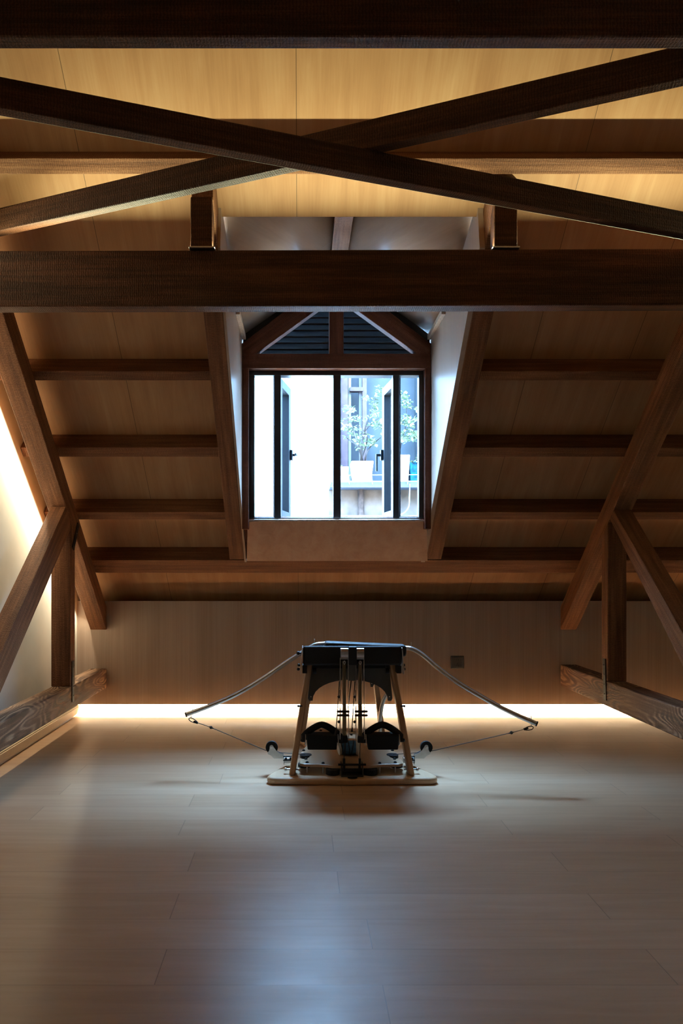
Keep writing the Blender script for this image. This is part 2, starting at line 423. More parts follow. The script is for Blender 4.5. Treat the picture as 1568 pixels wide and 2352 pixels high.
# dormer trimmers with their short posts on the beam
for i, (x0, x1) in enumerate(TX):
    dep = .15; e = 4.118
    side = 'nearer the plaster wall' if i == 0 else 'on the socket side'
    poly = [pz(2.668, CT), pz(4.115, CT), (4.115+.06*SN*.5, zr(4.115,CT)+.06), (4.150, zr(4.150, CC)-.005), pz(2.735, CC-.004), pz(2.668, .19)]
    tag(prism_x('trimmer_rafter', poly, x0, x1, M['purlin'], slope_dir, .003), 'dark rafter edging the dormer opening ' + side, 'rafter', 'trimmer rafters of the dormer', 'thing')
    d0, d1 = 2.692, 2.745
    q = [(2.66,2.2125),(2.715,2.2125),(2.715,zr(2.715,CT)-.001),(2.66,zr(2.66,CT)-.001)]
    r = empty('short_post', ((x0+x1)/2, 2.69, 2.2085))
    prism = MB().prism(yz(q, x0-.002 if i == 0 else x0-.003), (x1-x0,0,0)); prism.build('post', M['beam'], r, bevel=.003)
    MB().box((x0-.008, 2.657, 2.2065), (x1+.006, 2.73, 2.2125)).build('base_plate', M['steel'], r, bevel=.001)
    tag(r, 'short dark block standing on the big beam under the dormer edge ' + side, 'post', 'short posts on the big beam', 'thing')

# ------------------------------------------------------------------ dormer
EZ, RZ, RX = 2.270, 2.645, .203
GD = 3.84
for nm, xa, xb, lab in (('wall_dormer_left', OX0+.0005, -.3290, 'plywood dormer cheek nearer the plaster wall'), ('wall_dormer_right', .7345, OX1-.0005, 'plywood dormer cheek on the socket side')):
    poly = [(2.80,zr(2.80,CT)), (2.83,2.43), (2.83,2.49), (3.45,EZ+.015), (4.00,EZ+.02), (4.00,1.32), (4.24,1.10), (4.16,1.00), (4.112,zr(4.112,CT))]
    fr = Matrix(((0,0,1,(xa+xb)/2),(1,0,0,3.5),(0,1,0,1.5),(0,0,0,1)))
    o = MB().prism(yz(poly, xa), (xb-xa,0,0)).build(nm, M['ply2'], frame=fr); struct(o, lab, 'wall')
for nm, xe, xs in (('ceiling_dormer_left', OX0, -1), ('ceiling_dormer_right', OX1, 1)):
    vs = [(xe, 2.82, 2.50), (RX, 2.59, 2.685), (RX, 3.45, RZ), (xe, 3.45, EZ), (RX, 4.02, RZ), (xe, 4.02, EZ)]
    fs = [(0,1,2),(0,2,3),(3,2,4,5)]
    s = MB().add(vs, fs if xs > 0 else [f[::-1] for f in fs], True)
    fr = Matrix.Translation((RX, 3.4, RZ)) @ Matrix.Rotation(math.radians(35*xs), 4, 'Z')
    o = s.build(nm, M['ply2'], frame=fr)
    md = o.modifiers.new('thick', 'SOLIDIFY'); md.thickness = .03; md.offset = 1 if False else -1
    struct(o, 'sloping plywood dormer ceiling', 'ceiling')
tag(MB().box((RX-.043, 2.80, RZ-.050), (RX+.043, GD-.003, RZ-.006)).build('ridge_batten', M['purlin'], frame=frame((RX,3.4,RZ), (0,1,0)), bevel=.002), 'pale ridge batten under the peak of the dormer ceiling', 'batten', None, 'thing')
for xa, xb, lab in ((-.3285, -.307, 'nearer the plaster wall'), (.7125, .734, 'on the socket side')):
    tag(MB().box((xa, 3.455, EZ-.024), (xb, GD-.003, EZ+.004)).build('eaves_batten', M['plyedge'], frame=frame((xa,3.4,EZ), (0,1,0)), bevel=.002), 'thin pale batten where dormer cheek meets its ceiling ' + lab, 'batten', 'eaves battens of the dormer', 'thing')

# gable frame
g = empty('dormer_gable', P(773, 1195, GD+.03))
def slabpx(pts, d, t):
    return MB().prism([P(x, y, d) for x, y in pts], (0, t, 0))
def gpart(nm, pts, gd, d=GD, t=.055, mat='gable', bevel=.003):
    c = P(*[sum(p[i] for p in pts)/len(pts) for i in (0,1)], d)
    return slabpx(pts, d, t).build(nm, M[mat], g, frame=frame(c, gd, (0,1,0)), bevel=bevel)
gx0, gx1 = 555.5, 989.5
gpart('tie_beam', [(gx0,812),(gx1,812),(gx1,846),(gx0,846)], (1,0,0))
gpart('king_post', [(756,812),(789,812),(789,640),(756,640)], (0,0,1))
gpart('jamb', [(gx0,846),(570.5,846),(570.5,1215),(gx0,1215)], (0,0,1))
gpart('jamb', [(975.5,846),(gx1,846),(gx1,1215),(975.5,1215)], (0,0,1))
def yl(x): return 811 - .715*(x-588)
def yu(x): return 783 - .765*(x-563)
gpart('rafter', [(gx0,812),(588,812),(756,yl(756)),(756,yu(756)),(563,783),(gx0,788)], (.8,0,.57))
mx = lambda x: 2*772.5 - x
def yc(x): return 766 - .765*(x-563)
for q in (lambda x: x, mx):
    gpart('infill_strip', [(q(558),790),(q(640),yu(640)+12),(q(756),yu(756)+12),(q(756),yc(756)),(q(558),yc(558))], (1,0,0), GD+.022, .012, 'iron', 0)  # black strip added over the dark gap above each rafter; stops sky light
gpart('rafter', [(gx1,812),(mx(588),812),(789,yl(756)),(789,yu(756)),(mx(563),783),(gx1,788)], (-.8,0,.57))
tag(g, 'red-brown timber gable frame around the dormer window', 'frame', None, 'thing')

# louvre above the window
LD = 3.965
lv = empty('gable_louver', P(773, 850, LD))
for i in range(12):
    y = 842 - i*14.5
    c = P(773, y, LD); hw = min(.50, (RZ - c.z - .035)/.69 - .03)
    if hw < .05: continue
    prof = [(-.030,.019),(-.026,.024),(-.022,.020),(.030,-.018),(.026,-.024),(-.026,.012)]
    s = MB().prism([(RX-hw, c.y+p[0], c.z+p[1]) for p in prof], (2*hw,0,0))
    s.build('slat', M['louver'], lv, bevel=.0012)
tag(lv, 'black metal slatted louver in the gable above the window', 'louver', None, 'thing')

# window
WD = GD+.05
w = empty('window_1', P(773, 1192, WD)); struct(w, 'black framed dormer window with two opened casements', 'window')
fx0, fx1, fy0, fy1 = 571, 975, 848.5, 1193
def bar(m, x0, y0, x1, y1, d=WD, t=.06):
    a, c = P(x0, y0, d), P(x1, y1, d); m.box((a.x, d, a.z), (c.x, d+t, c.z))
m = MB()
bar(m, fx0, fy0, fx1, 862); bar(m, fx0, 1189, fx1, fy1+.5); bar(m, fx0, 862, 584, 1189); bar(m, 962, 862, fx1, 1189); bar(m, 765, 862, 782.5, 1189)
m.build('window_frame', M['blackmetal'], w, bevel=.003)
m = MB(); bar(m, 629, 862, 645, 1189, WD+.004, .05); m.build('mullion', M['blackmetal'], w, bevel=.002)
m = MB(); bar(m, 902, 862, 917, 1189, WD+.004, .05); m.build('mullion', M['blackmetal'], w, bevel=.002)
for x0, x1 in ((584, 629), (917, 962)):
    m = MB(); bar(m, x0, 862, x1, 1189, WD+.03, .004); m.build('pane', M['glass'], w)
def sash(pxn, dn, pxf, df, hside):
    a = P(pxn, 866, dn); e = P(pxf, 0, df); zt = a.z; zb = P(0, 1191, dn).z
    hx = Vector((e.x-a.x, e.y-a.y, 0)); Lh = hx.length; u = hx.normalized(); n = Vector((u.y, -u.x, 0)) * hside   # n: towards the room's middle of the opening
    up = Vector((0,0,1)); o0 = Vector((a.x, a.y, 0))
    def q(m, s0, s1, z0, z1, t0, t1):
        bs = [o0+u*s0+n*t0, o0+u*s1+n*t0, o0+u*s1+n*t1, o0+u*s0+n*t1]
        if hside > 0: bs.reverse()
        m.hexa([v+up*z0 for v in bs], [v+up*z1 for v in bs])
    m = MB(); fw = .052; th = .045
    q(m, 0, fw*.8, zb, zt, -th, 0); q(m, Lh-fw, Lh, zb, zt, -th, 0); q(m, fw*.8, Lh-fw, zt-fw, zt, -th, 0); q(m, fw*.8, Lh-fw, zb, zb+fw, -th, 0)
    sf = m.build('sash', M['sashgrey'], w, bevel=.002)
    m = MB(); q(m, fw*.8, Lh-fw, zb+fw, zt-fw, -.026, -.022); m.build('pane', M['glass'], sf)
    m = MB(); zc = P(0, 1047, df).z; s0 = Lh-.036; s1 = Lh-.008
    q(m, s0, s1, zc-.032, zc+.032, 0, .016); q(m, s0+.006, s1-.006, zc-.008, zc+.008, .016, .034)
    q(m, s0-.016 if hside>0 else s0+.006, s1-.006, zc-.10 if hside<0 else zc-.008, zc+.008, .034, .044)
    m.build('handle', M['sashgrey'], sf, bevel=.003)
M['sashgrey'] = plain('grey_aluminium_sash', (.013,.015,.019), .5, spec=.08)
sash(644.5, WD+.05, 668, 4.20, 1)
sash(902.5, WD+.05, 877, 4.20, -1)
for a, c, hh in (((645,864.5),(690,866),1), ((902,864.5),(858,866),-1)):
    MB().tube([P(*a,WD+.06), P((a[0]*.5+c[0]*.5), 868, WD+.10), P(c[0], 863, WD+.05)], .004, 8).build('stay', M['steel'], w)
# sill strip and plywood panel below the window
struct(MB().prism([P(570,1193.7,GD+.02),P(977,1193.7,GD+.02),P(978,1198,GD+.02),P(570,1198,GD+.02)], (0,.12,0)).build('trim_sill', M['plyedge'], bevel=.001), 'thin pale sill strip under the window', 'trim')
bq = [P(568.5,1197.5,3.875), P(979.5,1197.5,3.875), P(981.5,1288.5,4.125), P(566.5,1288.5,4.125)]
nr = (bq[1]-bq[0]).cross(bq[3]-bq[0]).normalized()
if nr.y < 0: nr = -nr
struct(MB().prism(bq, nr*.018).build('wall_dormer_apron', M['apron'], frame=frame((.2,4.1,1.1),(1,0,0),(0,1,0))), 'plywood panel below the dormer window', 'wall')

off = nr*.019
bb = [Vector((-.3285, bq[0].y, bq[0].z)), Vector((.734, bq[0].y, bq[0].z)), Vector((.734, bq[2].y, bq[2].z)), Vector((-.3285, bq[2].y, bq[2].z))]
struct(MB().prism([v+off for v in bb], nr*.02).build('trim_apron_backing', M['gable'], frame=frame((.2,4.1,1.1),(1,0,0),(0,1,0))), 'added dark filler behind the panel below the window, stopping sky light', 'trim')  # dark filler added in the gap beside the panel; seals out sky light

# ------------------------------------------------------------------ wall socket
r = empty('wall_socket', P(1049.5, 1536, PD))
c = P(1049.5, 1521, PD)
MB().box((c.x-.043, PD-.009, c.z-.043), (c.x+.043, PD-.0005, c.z+.043)).build('face_plate', M['grey'], r, bevel=.004)
MB().box((c.x-.033, PD-.011, c.z-.033), (c.x+.033, PD-.009, c.z+.033)).build('insert', M['grey'], r, bevel=.001)
def hole(dx, dz, ang):
    s = MB().box((-.0013,0,-.0045), (.0013,.0006,.0045)); mm = Matrix.Translation((c.x+dx, PD-.0114, c.z+dz)) @ Matrix.Rotation(math.radians(ang), 4, 'Y')
    s.v = [mm @ v for v in s.v]; s.build('pin_slot', M['hole'], r)
hole(-.0060, .0170, 0); hole(.0062, .0170, 0); hole(0, -.0085, 0); hole(-.0062, -.0215, -32); hole(.0062, -.0215, 32)
tag(r, 'dark grey wall socket on the veneer knee wall', 'socket')

# ------------------------------------------------------------------ exercise bench
EX, ED = .230, 3.018
bench = empty('exercise_bench', (EX, ED+.45, 0))
tag(bench, 'wooden exercise bench with black padded seat, pedals and two drooping bow arms', 'exercise machine')
def U(u, v, z): return Vector((EX+u, ED+v, z))
def outline(half, z):
    pts = [U(u, v, z) for u, v in half] + [U(-u, v, z) for u, v in reversed(half) if u > 1e-6]
    return pts
def bp(nm, m, mat, parent=None, bevel=0, seg=2, fr=None): return m.build(nm, M[mat], parent or bench, bevel=bevel, seg=seg, frame=fr)
half = [(0,-.012),(.20,-.006),(.345,0),(.366,.006),(.378,.022),(.380,.04),(.372,.062),(.335,.15),(.285,.25),(.235,.34),(.20,.44),(.195,.60),(.225,.68),(.255,.72),(.268,.76),(.268,.82),(.255,.87),(.225,.895),(0,.905)]
bp('base_board', MB().prism(outline(half, 0.0), (0,0,.031)), 'birch', bevel=.012, seg=4)
arc = [(.232-.045*math.cos(t), .20+.055*math.sin(t)) for t in [(-90+180*i/8)*PI/180 for i in range(9)]]
half = [(0,.040),(.085,.040),(.115,.052),(.150,.060),(.215,.062),(.234,.075),(.235,.13)] + arc + [(.225,.275),(.20,.40),(.18,.60),(.17,.74),(.14,.76),(0,.76)]
bp('deck', MB().prism(outline(half, .062), (0,0,.014)), 'birch', bevel=.004, seg=2)
for sg in (-1, 1):
    for u, v in ((.128,.072),(.200,.085),(.205,.14),(.215,.29),(.18,.55),(.12,.70)):
        sp = bp('spacer', MB().cyl(U(sg*u,v,.031), U(sg*u,v,.062), .0035, 10), 'steel')
        bp('cap_nut', MB().ball(U(sg*u,v,.077), .008, 10, (1,1,.8)), 'blackplastic', sp)
    bp('pulley', MB().cyl(U(sg*.085,.055,.034), U(sg*.085,.055,.058), .031, 24), 'blackplastic')
    bp('pulley', MB().cyl(U(sg*.212,.135,.044), U(sg*.212,.135,.058), .030, 24), 'blackplastic')
    bp('pulley', MB().cyl(U(sg*.205,.215,.064), U(sg*.205,.215,.078), .028, 24), 'blackplastic')
m = MB().box(U(-.050,.015,.0315), U(.050,.075,.036)); m.box(U(-.050,.030,.036), U(-.045,.075,.085)); m.box(U(.045,.030,.036), U(.050,.075,.085)); m.box(U(-.045,.07,.036), U(.045,.075,.075))
bp('center_bracket', m, 'darkmetal', bevel=.0015)
bp('bracket_rod', MB().cyl(U(-.062,.032,.082), U(.062,.032,.082), .005, 12), 'blackplastic')
bp('badge', MB().tube([U(0,.005,.031),U(0,.005,.033)], .022, 24, flat=(1,.7)), 'blackplastic')
# legs: front pair and rear pair
def leg(bx, by, bd, tx, tz, td, w=.0135, d0=.075, d1=.045):
    b4 = [Vector((bx-w,bd,.0312)),Vector((bx+w,bd,.0312)),Vector((bx+w,bd+d0,.0312)),Vector((bx-w,bd+d0,.0312))]
    t4 = [Vector((tx-w,td,tz)),Vector((tx+w,td,tz)),Vector((tx+w,td+d1,tz)),Vector((tx-w,td+d1,tz))]
    return bp('leg', MB().hexa(b4, t4), 'legwood', None, .006, 3, frame((bx,bd,.25), (tx-bx, td-bd, tz-.03), (0,1,0)))
for sg in (-1, 1):
    fl = leg(EX+sg*.268, 0, 3.055, EX+sg*.187, .535, 3.115)
    leg(EX+sg*.222, 0, 3.72, EX+sg*.150, .52, 3.62)
    bp('bolt', MB().cyl(U(sg*.300,.07,.05), U(sg*.238,.07,.05), .004, 10).ball(U(sg*.298,.07,.05), .008, 10), 'steel', fl)
    bp('bolt', MB().cyl(U(sg*.236,.075,.335), U(sg*.222,.075,.335), .004, 10).ball(U(sg*.240,.075,.335), .006, 10), 'blackplastic', fl)
# arched steel gussets
def gusset(D, k, zt, zb, apex, cx=EX):
    hw0, hw1 = .178*k, .196*k; n = 16; r0 = hw1-.022*k
    pts = [(cx-hw0,zt),(cx+hw0,zt),(cx+hw1,zb+.012),(cx+hw1-.006,zb),(cx+r0,zb)]
    for i in range(1, n):
        a = PI*i/n; pts.append((cx+r0*math.cos(a), zb+(apex-zb)*math.sin(a)**.9))
    pts += [(cx-r0,zb),(cx-hw1+.006,zb),(cx-hw1,zb+.012)]
    gm = bp('gusset', MB().prism([(x,D,z) for x,z in pts], (0,.004,0)), 'gusset')
    for sg in (-1,1):
        bp('screw', MB().ball((cx+sg*(hw1-.014*k), D-.001, zb+.02), .0035, 8), 'chrome', gm)
gusset(3.165, 1.0, .530, .345, .443); gusset(3.60, .80, .530, .335, .455)
# seat
bp('seat_cushion', MB().hexa([U(-.219,.035,.5245),U(.223,.035,.5245),U(.223,.10,.5245),U(-.219,.10,.5245)], [U(-.219,.035,.612),U(.223,.035,.612),U(.223,.10,.603),U(-.219,.10,.603)]), 'black', bevel=.010, seg=3)
bp('seat_frame', MB().box(U(-.20,.10,.500), U(.20,.64,.532)), 'blackplastic', bevel=.005)
b4 = [U(-.122,.05,.566),U(.248,.05,.560),U(.248,.125,.562),U(-.122,.125,.568)]; t4 = [U(-.122,.05,.628),U(.248,.05,.612),U(.248,.125,.612),U(-.122,.125,.628)]
bp('seat_pad', MB().hexa(b4, t4), 'black', bevel=.014, seg=4)
for sg in (-1, 1):
    x0 = sg*.2235 if sg < 0 else .2265
    sp = bp('side_plate', MB().hexa([U(x0*1.03-.002,.03,.485),U(x0*1.03+.002,.03,.485),U(x0*1.03+.002,.125,.485),U(x0*1.03-.002,.125,.485)], [U(x0*.985-.002,.03,.604),U(x0*.985+.002,.03,.604),U(x0*.985+.002,.125,.604),U(x0*.985-.002,.125,.604)]), 'steel', bevel=.001)
    bp('knob', MB().cyl(U(sg*.226,.10,.572), U(sg*.237,.10,.572), .004, 8).ball(U(sg*.241,.10,.572), .009, 10), 'blackplastic', sp)
    bp('knob', MB().ball(U(sg*.238,.08,.520), .0075, 10), 'blackplastic', sp); bp('knob', MB().ball(U(sg*.240,.08,.502), .0075, 10), 'blackplastic', sp)
    bp('leg_clamp', MB().box(U(sg*.222,.04,.488), U(sg*.201,.12,.522)), 'blackplastic', bevel=.002)
    bp('leg_clamp', MB().cyl(U(sg*.158,.10,.492), U(sg*.175,.10,.492), .014, 14).cyl(U(sg*.158,.10,.512), U(sg*.172,.10,.512), .010, 14), 'blackplastic')
# centre mechanism
for sg in (-1, 1):
    c0 = (-.0350 if sg < 0 else .0350)
    bp('roller', MB().cyl(U(c0-.0165,.028,.578), U(c0+.0165,.028,.578), .026, 24), 'steel')
    bp('roller_band', MB().box(U(c0-.016,.0,.590), U(c0+.016,.010,.6035)), 'birch', bevel=.003)
    bp('resistance_tube', MB().cyl(U(c0,.020,.215), U(c0,.034,.545), .0092, 16), 'bronze')
    hk = MB().tube([U(c0,.02,.548),U(c0-.005,.02,.54),U(c0,.018,.53),U(c0+.005,.02,.54),U(c0,.02,.548)], .002, 8); bp('hook', hk, 'steel')
    for du in (-.0185, .0175):
        bp('guide_rod', MB().cyl(U(c0+du*1.05,.012,.20), U(c0+du*.98,.028,.560), .0022, 8), 'chrome')
    for z in (.322, .305):
        cl = bp('clamp', MB().box(U(c0-.024,.010,z-.004), U(c0+.022,.030,z+.004)), 'blackplastic', bevel=.001)
        bp('clamp_knob', MB().ball(U(c0+sg*.026,.018,z), .007, 10, (1.3,1,.8)), 'blackplastic', cl)
    for z in (.388, .277):
        bp('stop_knob', MB().ball(U(c0-.025,.015,z), .0068, 10).cyl(U(c0-.0205,.016,z-.02), U(c0-.0205,.016,z+.03), .0016, 6), 'blackplastic')
    bp('strap_cord', MB().tube([U(c0-.020,.06,.45),U(c0-.031,.04,.30),U(c0-.038,.02,.225)], .0022, 6).tube([U(c0-.034,.028,.25),U(c0-.036,.024,.235),U(c0-.040,.02,.215)], [.002,.005,.0055], 8), 'blackplastic')
    bp('hub', MB().box(U(c0-.013,.0,.186), U(c0+.014,.040,.217)), 'blackplastic', bevel=.004)
    bp('drop_cord', MB().tube([U(c0,.012,.190),U(c0-.001,.02,.14),U(c0-.001,.03,.11)], .0018, 6).cyl(U(c0-.001,.03,.11), U(c0-.001,.035,.055), .0058, 10), 'blackplastic')
bp('center_strap', MB().box(U(-.0175,-.004,.531), U(.0185,.034,.612)), 'black', bevel=.003)
bp('buckle', MB().box(U(-.0165,.02,.458), U(.0165,.034,.530)), 'gusset', bevel=.002)
bp('diagonal_cord', MB().cyl(U(.001,.09,.455), U(-.016,.05,.33), .0026, 8), 'blackplastic')
bp('cross_rod', MB().cyl(U(-.014,.02,.226), U(.017,.02,.226), .006, 12), 'chrome')
# pedals
for sg in (-1, 1):
    if sg < 0: x0, x1, kx = (703-HX)/F*3.04-EX, (775-HX)/F*3.04-EX, (694-HX)/F*3.06-EX
    else: x0, x1, kx = (842-HX)/F*3.04-EX, (916-HX)/F*3.04-EX, (926-HX)/F*3.06-EX
    pd = bp('pedal', MB().hexa([U(x0+.006,.018,.151),U(x1-.004,.018,.151),U(x1-.004,.072,.151),U(x0+.006,.072,.151)], [U(x0,.012,.2185),U(x1,.012,.2185),U(x1,.08,.2185),U(x0,.08,.2185)]), 'rubber', bevel=.005, seg=3)
    for xx in (x0-.003, x1+.003):
        bp('side_plate', MB().tube([U(xx-.0015,.045,.192),U(xx+.0015,.045,.192)], .026, 18, flat=(1,1)), 'steel', pd)
    cxp = (x0+x1)/2; hw = (x1-x0)/2
    path = []
    for i in range(19):
        a = -1+2*i/18; aa = abs(a)
        z = .2185+.049*(1-aa**2.0) if aa < .99 else .2185
        z = .211 + .0465*(1-aa**1.55)
        path.append(U(cxp+a*(hw+.008), .045, z))
    path = [U(cxp-hw-.006,.045,.190)] + path + [U(cxp+hw+.006,.045,.190)]
    bp('foot_strap', MB().tube(path, ( .0075), 10, flat=(2.0,.95)), 'rubber', pd)
    bp('knob', MB().cyl(U(x0-.004 if sg<0 else x1+.004,.045,.188), U(kx,.045,.188), .009, 14).ball(U(kx,.045,.188), .009, 10), 'blackplastic', pd)
    inner = x1 if sg < 0 else x0
    bp('axle', MB().cyl(U(inner,.03,.188), U(sg*.04,.025,.188), .0085, 14), 'blackplastic', pd)
# outriggers with pulley wheels and cords
OD_ = 3.20
shape = [(300,400),(310,360),(340,340),(385,335),(425,360),(445,405),(550,560),(620,610),(800,695),(795,820),(455,820),(360,720),(230,650),(225,610),(270,560),(295,480)]
def mir(x, sg): return x if sg < 0 else 1602.5 - x
for sg in (-1, 1):
    ct = P(mir(624,sg), 1716, OD_); R = 14.0*OD_/F
    og = bp('outrigger', MB().box(P(mir(651.5,sg),1748.5,OD_+.02), P(mir(676,sg),1741,OD_-.01)), 'steel', bevel=.002)
    pts = [P(mir(600+x/15.68,sg), 1690+y/15.68, OD_-.013) for x, y in shape]
    for off in (0, .022):
        bp('fork_plate', MB().prism([p+Vector((0,off,0)) for p in pts], (0,.004,0)), 'alu', og)
    bp('wheel', MB().cyl(ct-Vector((0,.008,0)), ct+Vector((0,.008,0)), R, 32), 'rubber', og, .002)
    bp('axle_bolt', MB().cyl(ct-Vector((0,.017,0)), ct+Vector((0,.014,0)), .006, 14), 'chrome', og)
    m = MB()
    for yy, rr in ((1737.5,.0024),(1746.5,.0024)): m.cyl(P(mir(650,sg),yy,OD_-.016), P(mir(674,sg),yy,OD_-.016), rr, 8)
    for xx in (656.5, 667): m.cyl(P(mir(xx,sg),1742.5,OD_-.02), P(mir(xx,sg),1742.5,OD_-.008), .0055, 12)
    m.box(P(mir(651.5,sg),1756,OD_-.02), P(mir(652.6,sg),1735,OD_)); bp('mount_bolts', m, 'blackplastic', og)
    bp('cord', MB().tube([P(mir(636,sg),1728.5,OD_), P(mir(676,sg),1731,OD_+.01), P(mir(700,sg),1733,OD_+.02)], .0014, 6), 'blackplastic')
# bow arms
def smooth(pts, n=6):
    out = []
    for i in range(len(pts)-1):
        p0 = pts[max(i-1,0)]; p1 = pts[i]; p2 = pts[i+1]; p3 = pts[min(i+2,len(pts)-1)]
        for j in range(n):
            t = j/n; out.append(.5*((2*p1)+(p2-p0)*t+(2*p0-5*p1+4*p2-p3)*t*t+(3*p1-p0-3*p2+p3)*t**3))
    return out + [pts[-1]]
Lp = [(770,1478,3.27),(744,1479,3.27),(722,1482,3.27),(700,1495,3.27),(660,1520,3.26),(600,1561,3.25),(540,1596,3.23),(480,1622,3.21),(428,1641,3.20)]
Rp = [(905,1486,3.24),(928,1488,3.24),(944,1490,3.23),(960,1497,3.22),(978,1510,3.20),(1003,1532,3.17),(1050,1567,3.13),(1110,1603,3.08),(1170,1635,3.03),(1231,1662,3.00)]
for pts, sg in ((Lp,-1),(Rp,1)):
    path = smooth([P(*q) for q in pts]); rr = .0105
    arm = bp('bow_arm', MB().tube(path, rr, 14), 'alu')
    e = path[-1]; t = (path[-1]-path[-2]).normalized()
    bp('end_cap', MB().cyl(e-t*.001, e+t*.005, rr*1.12, 14), 'blackplastic', arm)
    hp = path[-3]; hp = e - t*.022
    bp('hook_pin', MB().cyl(hp+Vector((0,0,.027)), hp-Vector((0,0,.022)), .0016, 8).cyl(hp+Vector((sg*-.008,0,.016)), hp+Vector((sg*-.008,0,0)), .003, 8), 'steel', arm)
    k = 12 if sg < 0 else 13; k = 10
    hq = P(722,1481,3.27) if sg < 0 else P(944,1489,3.23)
    bp('hook_pin', MB().cyl(hq+Vector((0,0,.026)), hq-Vector((0,0,.004)), .0018, 8).ball(hq+Vector((0,0,.026)), .003, 8), 'steel', arm)
    if sg < 0: c0, c1, bl, wl, D = (435,1651), (453,1660), (484.5,1671), (611,1724), 3.20
    else: c0, c1, bl, wl, D = (1223,1671), (1204,1675), (1174,1683), (991,1725), 3.0
    a, c = P(*c0, D), P(*c1, D); ax = (c-a); ax_n = ax.normalized(); pn = Vector((-ax_n.z,0,ax_n.x))
    loop = []
    for i in range(20):
        th = 2*PI*i/20; loop.append((a+c)/2 + ax*.56*math.cos(th) + pn*.0075*math.sin(th)*(1.0-.35*math.cos(th)))
    cb = MB().tube(loop, .0022, 8, closed=True); cb.tube([a+ax*.55-pn*.003, c+ax_n*.003], [.005,.0055], 10)
    bp('carabiner', cb, 'blackplastic')
    bq_ = P(*bl, D); wq = P(*wl, OD_)
    co = MB().tube([c, bq_, wq], .0016, 6); d = (wq-bq_).normalized()
    co.tube([bq_-d*.011, bq_-d*.007], .0028, 8); co.tube([bq_+d*.005, bq_+d*.012], .0028, 8)
    cd = bp('cord', co, 'blackplastic')
    bp('stopper_ball', MB().ball(bq_, .0075, 12), 'blackplastic', cd)
# pale curved rear tube beside the rear leg
bp('rear_tube', MB().tube(smooth([P(873,1690,3.66),P(873,1655,3.66),P(875,1630,3.66),P(881,1608,3.66),P(888,1596,3.66)]), .011, 12), 'alu')

# blue roll lying on the deck
c = P(800, 1719, 3.235); r = empty('cushion_roll', (c.x, c.y, .0765)); c.z = .0765+.034
MB().cyl((c.x-.032,c.y,c.z), (c.x+.034,c.y,c.z), .033, 28).build('roll', M['blue'], r, bevel=.003)
MB().cyl((c.x+.030,c.y,c.z), (c.x+.052,c.y-.004,c.z-.004), .031, 24).build('end_sleeve', M['pale'], r, bevel=.004)
MB().cyl((c.x-.050,c.y-.004,c.z-.004), (c.x-.030,c.y,c.z), .031, 24).build('end_sleeve', M['pale'], r, bevel=.004)
for dx, tl in ((-.018,.10),(.002,-.12),(.016,.2),(-.03,-.25)):
    ring = [(c.x+dx+tl*.034*math.sin(t), c.y+.0345*math.cos(t), c.z+.0345*math.sin(t)) for t in [2*PI*i/24 for i in range(24)]]
    MB().tube(ring, .0018, 6, closed=True).build('cord', M['blackplastic'], r)
tag(r, 'small blue roll with white ends and black cords lying on the bench deck', 'roll')

# ------------------------------------------------------------------ outdoors
FD = 7.10
nb = empty('neighbour_house', (1.0, FD, 0))
def nbx(nm, x0, y0, x1, y1, d0, d1, mat, bevel=0):
    a, c = P(x0, y0, d0), P(x1, y1, d0)
    return MB().box((a.x, d0, a.z), (c.x, d1, c.z)).build(nm, M[mat], nb, bevel=bevel)
a = P(767, 0, FD-.25)
MB().box((-6.0, FD-.25, -2), (a.x, FD+.3, 5.9)).build('white_wall', M['render_white'], nb)
nbx('parapet', 755, 1118, 1320, 1560, FD-.55, FD+.0, 'concrete')
nbx('ledge', 757, 1104, 1320, 1120, FD-.74, FD-.0, 'ledge', .006)
nbx('parapet_curb', 755, 1183, 1320, 1240, FD-.66, FD-.551, 'concrete', .01)
nbx('facade', 755, 560, 1320, 1130, FD+.22, FD+.35, 'slate')  # flat blue-grey panel standing in for the dark room behind the opening
t0 = P(755, 560, FD+.22); MB().box((t0.x, FD-.05, t0.z), (6.0, FD+.35, 5.9)).build('upper_wall', M['render_white'], nb)
MB().box((P(1320,0,FD).x, FD-.05, -2), (6.0, FD+.35, t0.z)).build('side_wall', M['render_white'], nb)
nbx('facade_reveal', 960, 560, 964, 1104, FD+.0, FD+.22, 'slate')
wf = nbx('window_frame', 783, 560, 799, 1104, FD-.02, FD+.12, 'mauve')
nbx('window_frame', 769, 560, 782, 1104, FD-.08, FD+.12, 'mauve')
nbx('hinge_post', 800, 560, 806, 1104, FD+.1, FD+.16, 'iron')
cs = nbx('casement', 832, 560, 842, 1104, FD+.06, FD+.14, 'mauve')
nbx('casement', 824, 560, 831, 1104, FD+.09, FD+.14, 'ledge'); nbx('casement', 803, 889, 834, 898, FD+.05, FD+.12, 'mauve')
nbx('pane', 803, 560, 826, 889, FD+.13, FD+.14, 'paneblue') if False else None
MB().cyl(P(828.5,1122,FD-.58), P(829,1185,FD-.58), .030, 12).build('drain_pipe', M['rust'], nb)
MB().tube(smooth([P(941,1112,FD-.75),P(940,1140,FD-.7),P(938,1165,FD-.7),P(925,1180,FD-.68),P(905,1185,FD-.68)]), .006, 6).build('cable', M['wire'], nb)
mw = MB(); dW = FD-.76
for y in (1092, 1107): mw.tube([P(756,y,dW), P(1000,y-2,dW)], .004, 6)
for x in (757, 800, 853, 880, 934, 985): mw.tube([P(x,1091,dW), P(x+2,1112,dW)], .004, 6)
mw.build('wire_rail', M['wire'], nb)
tag(nb, 'neighbouring house with white wall, grey window bay and stained concrete parapet outside the window', 'house')
ld = P(0, 1104, FD-.74).z
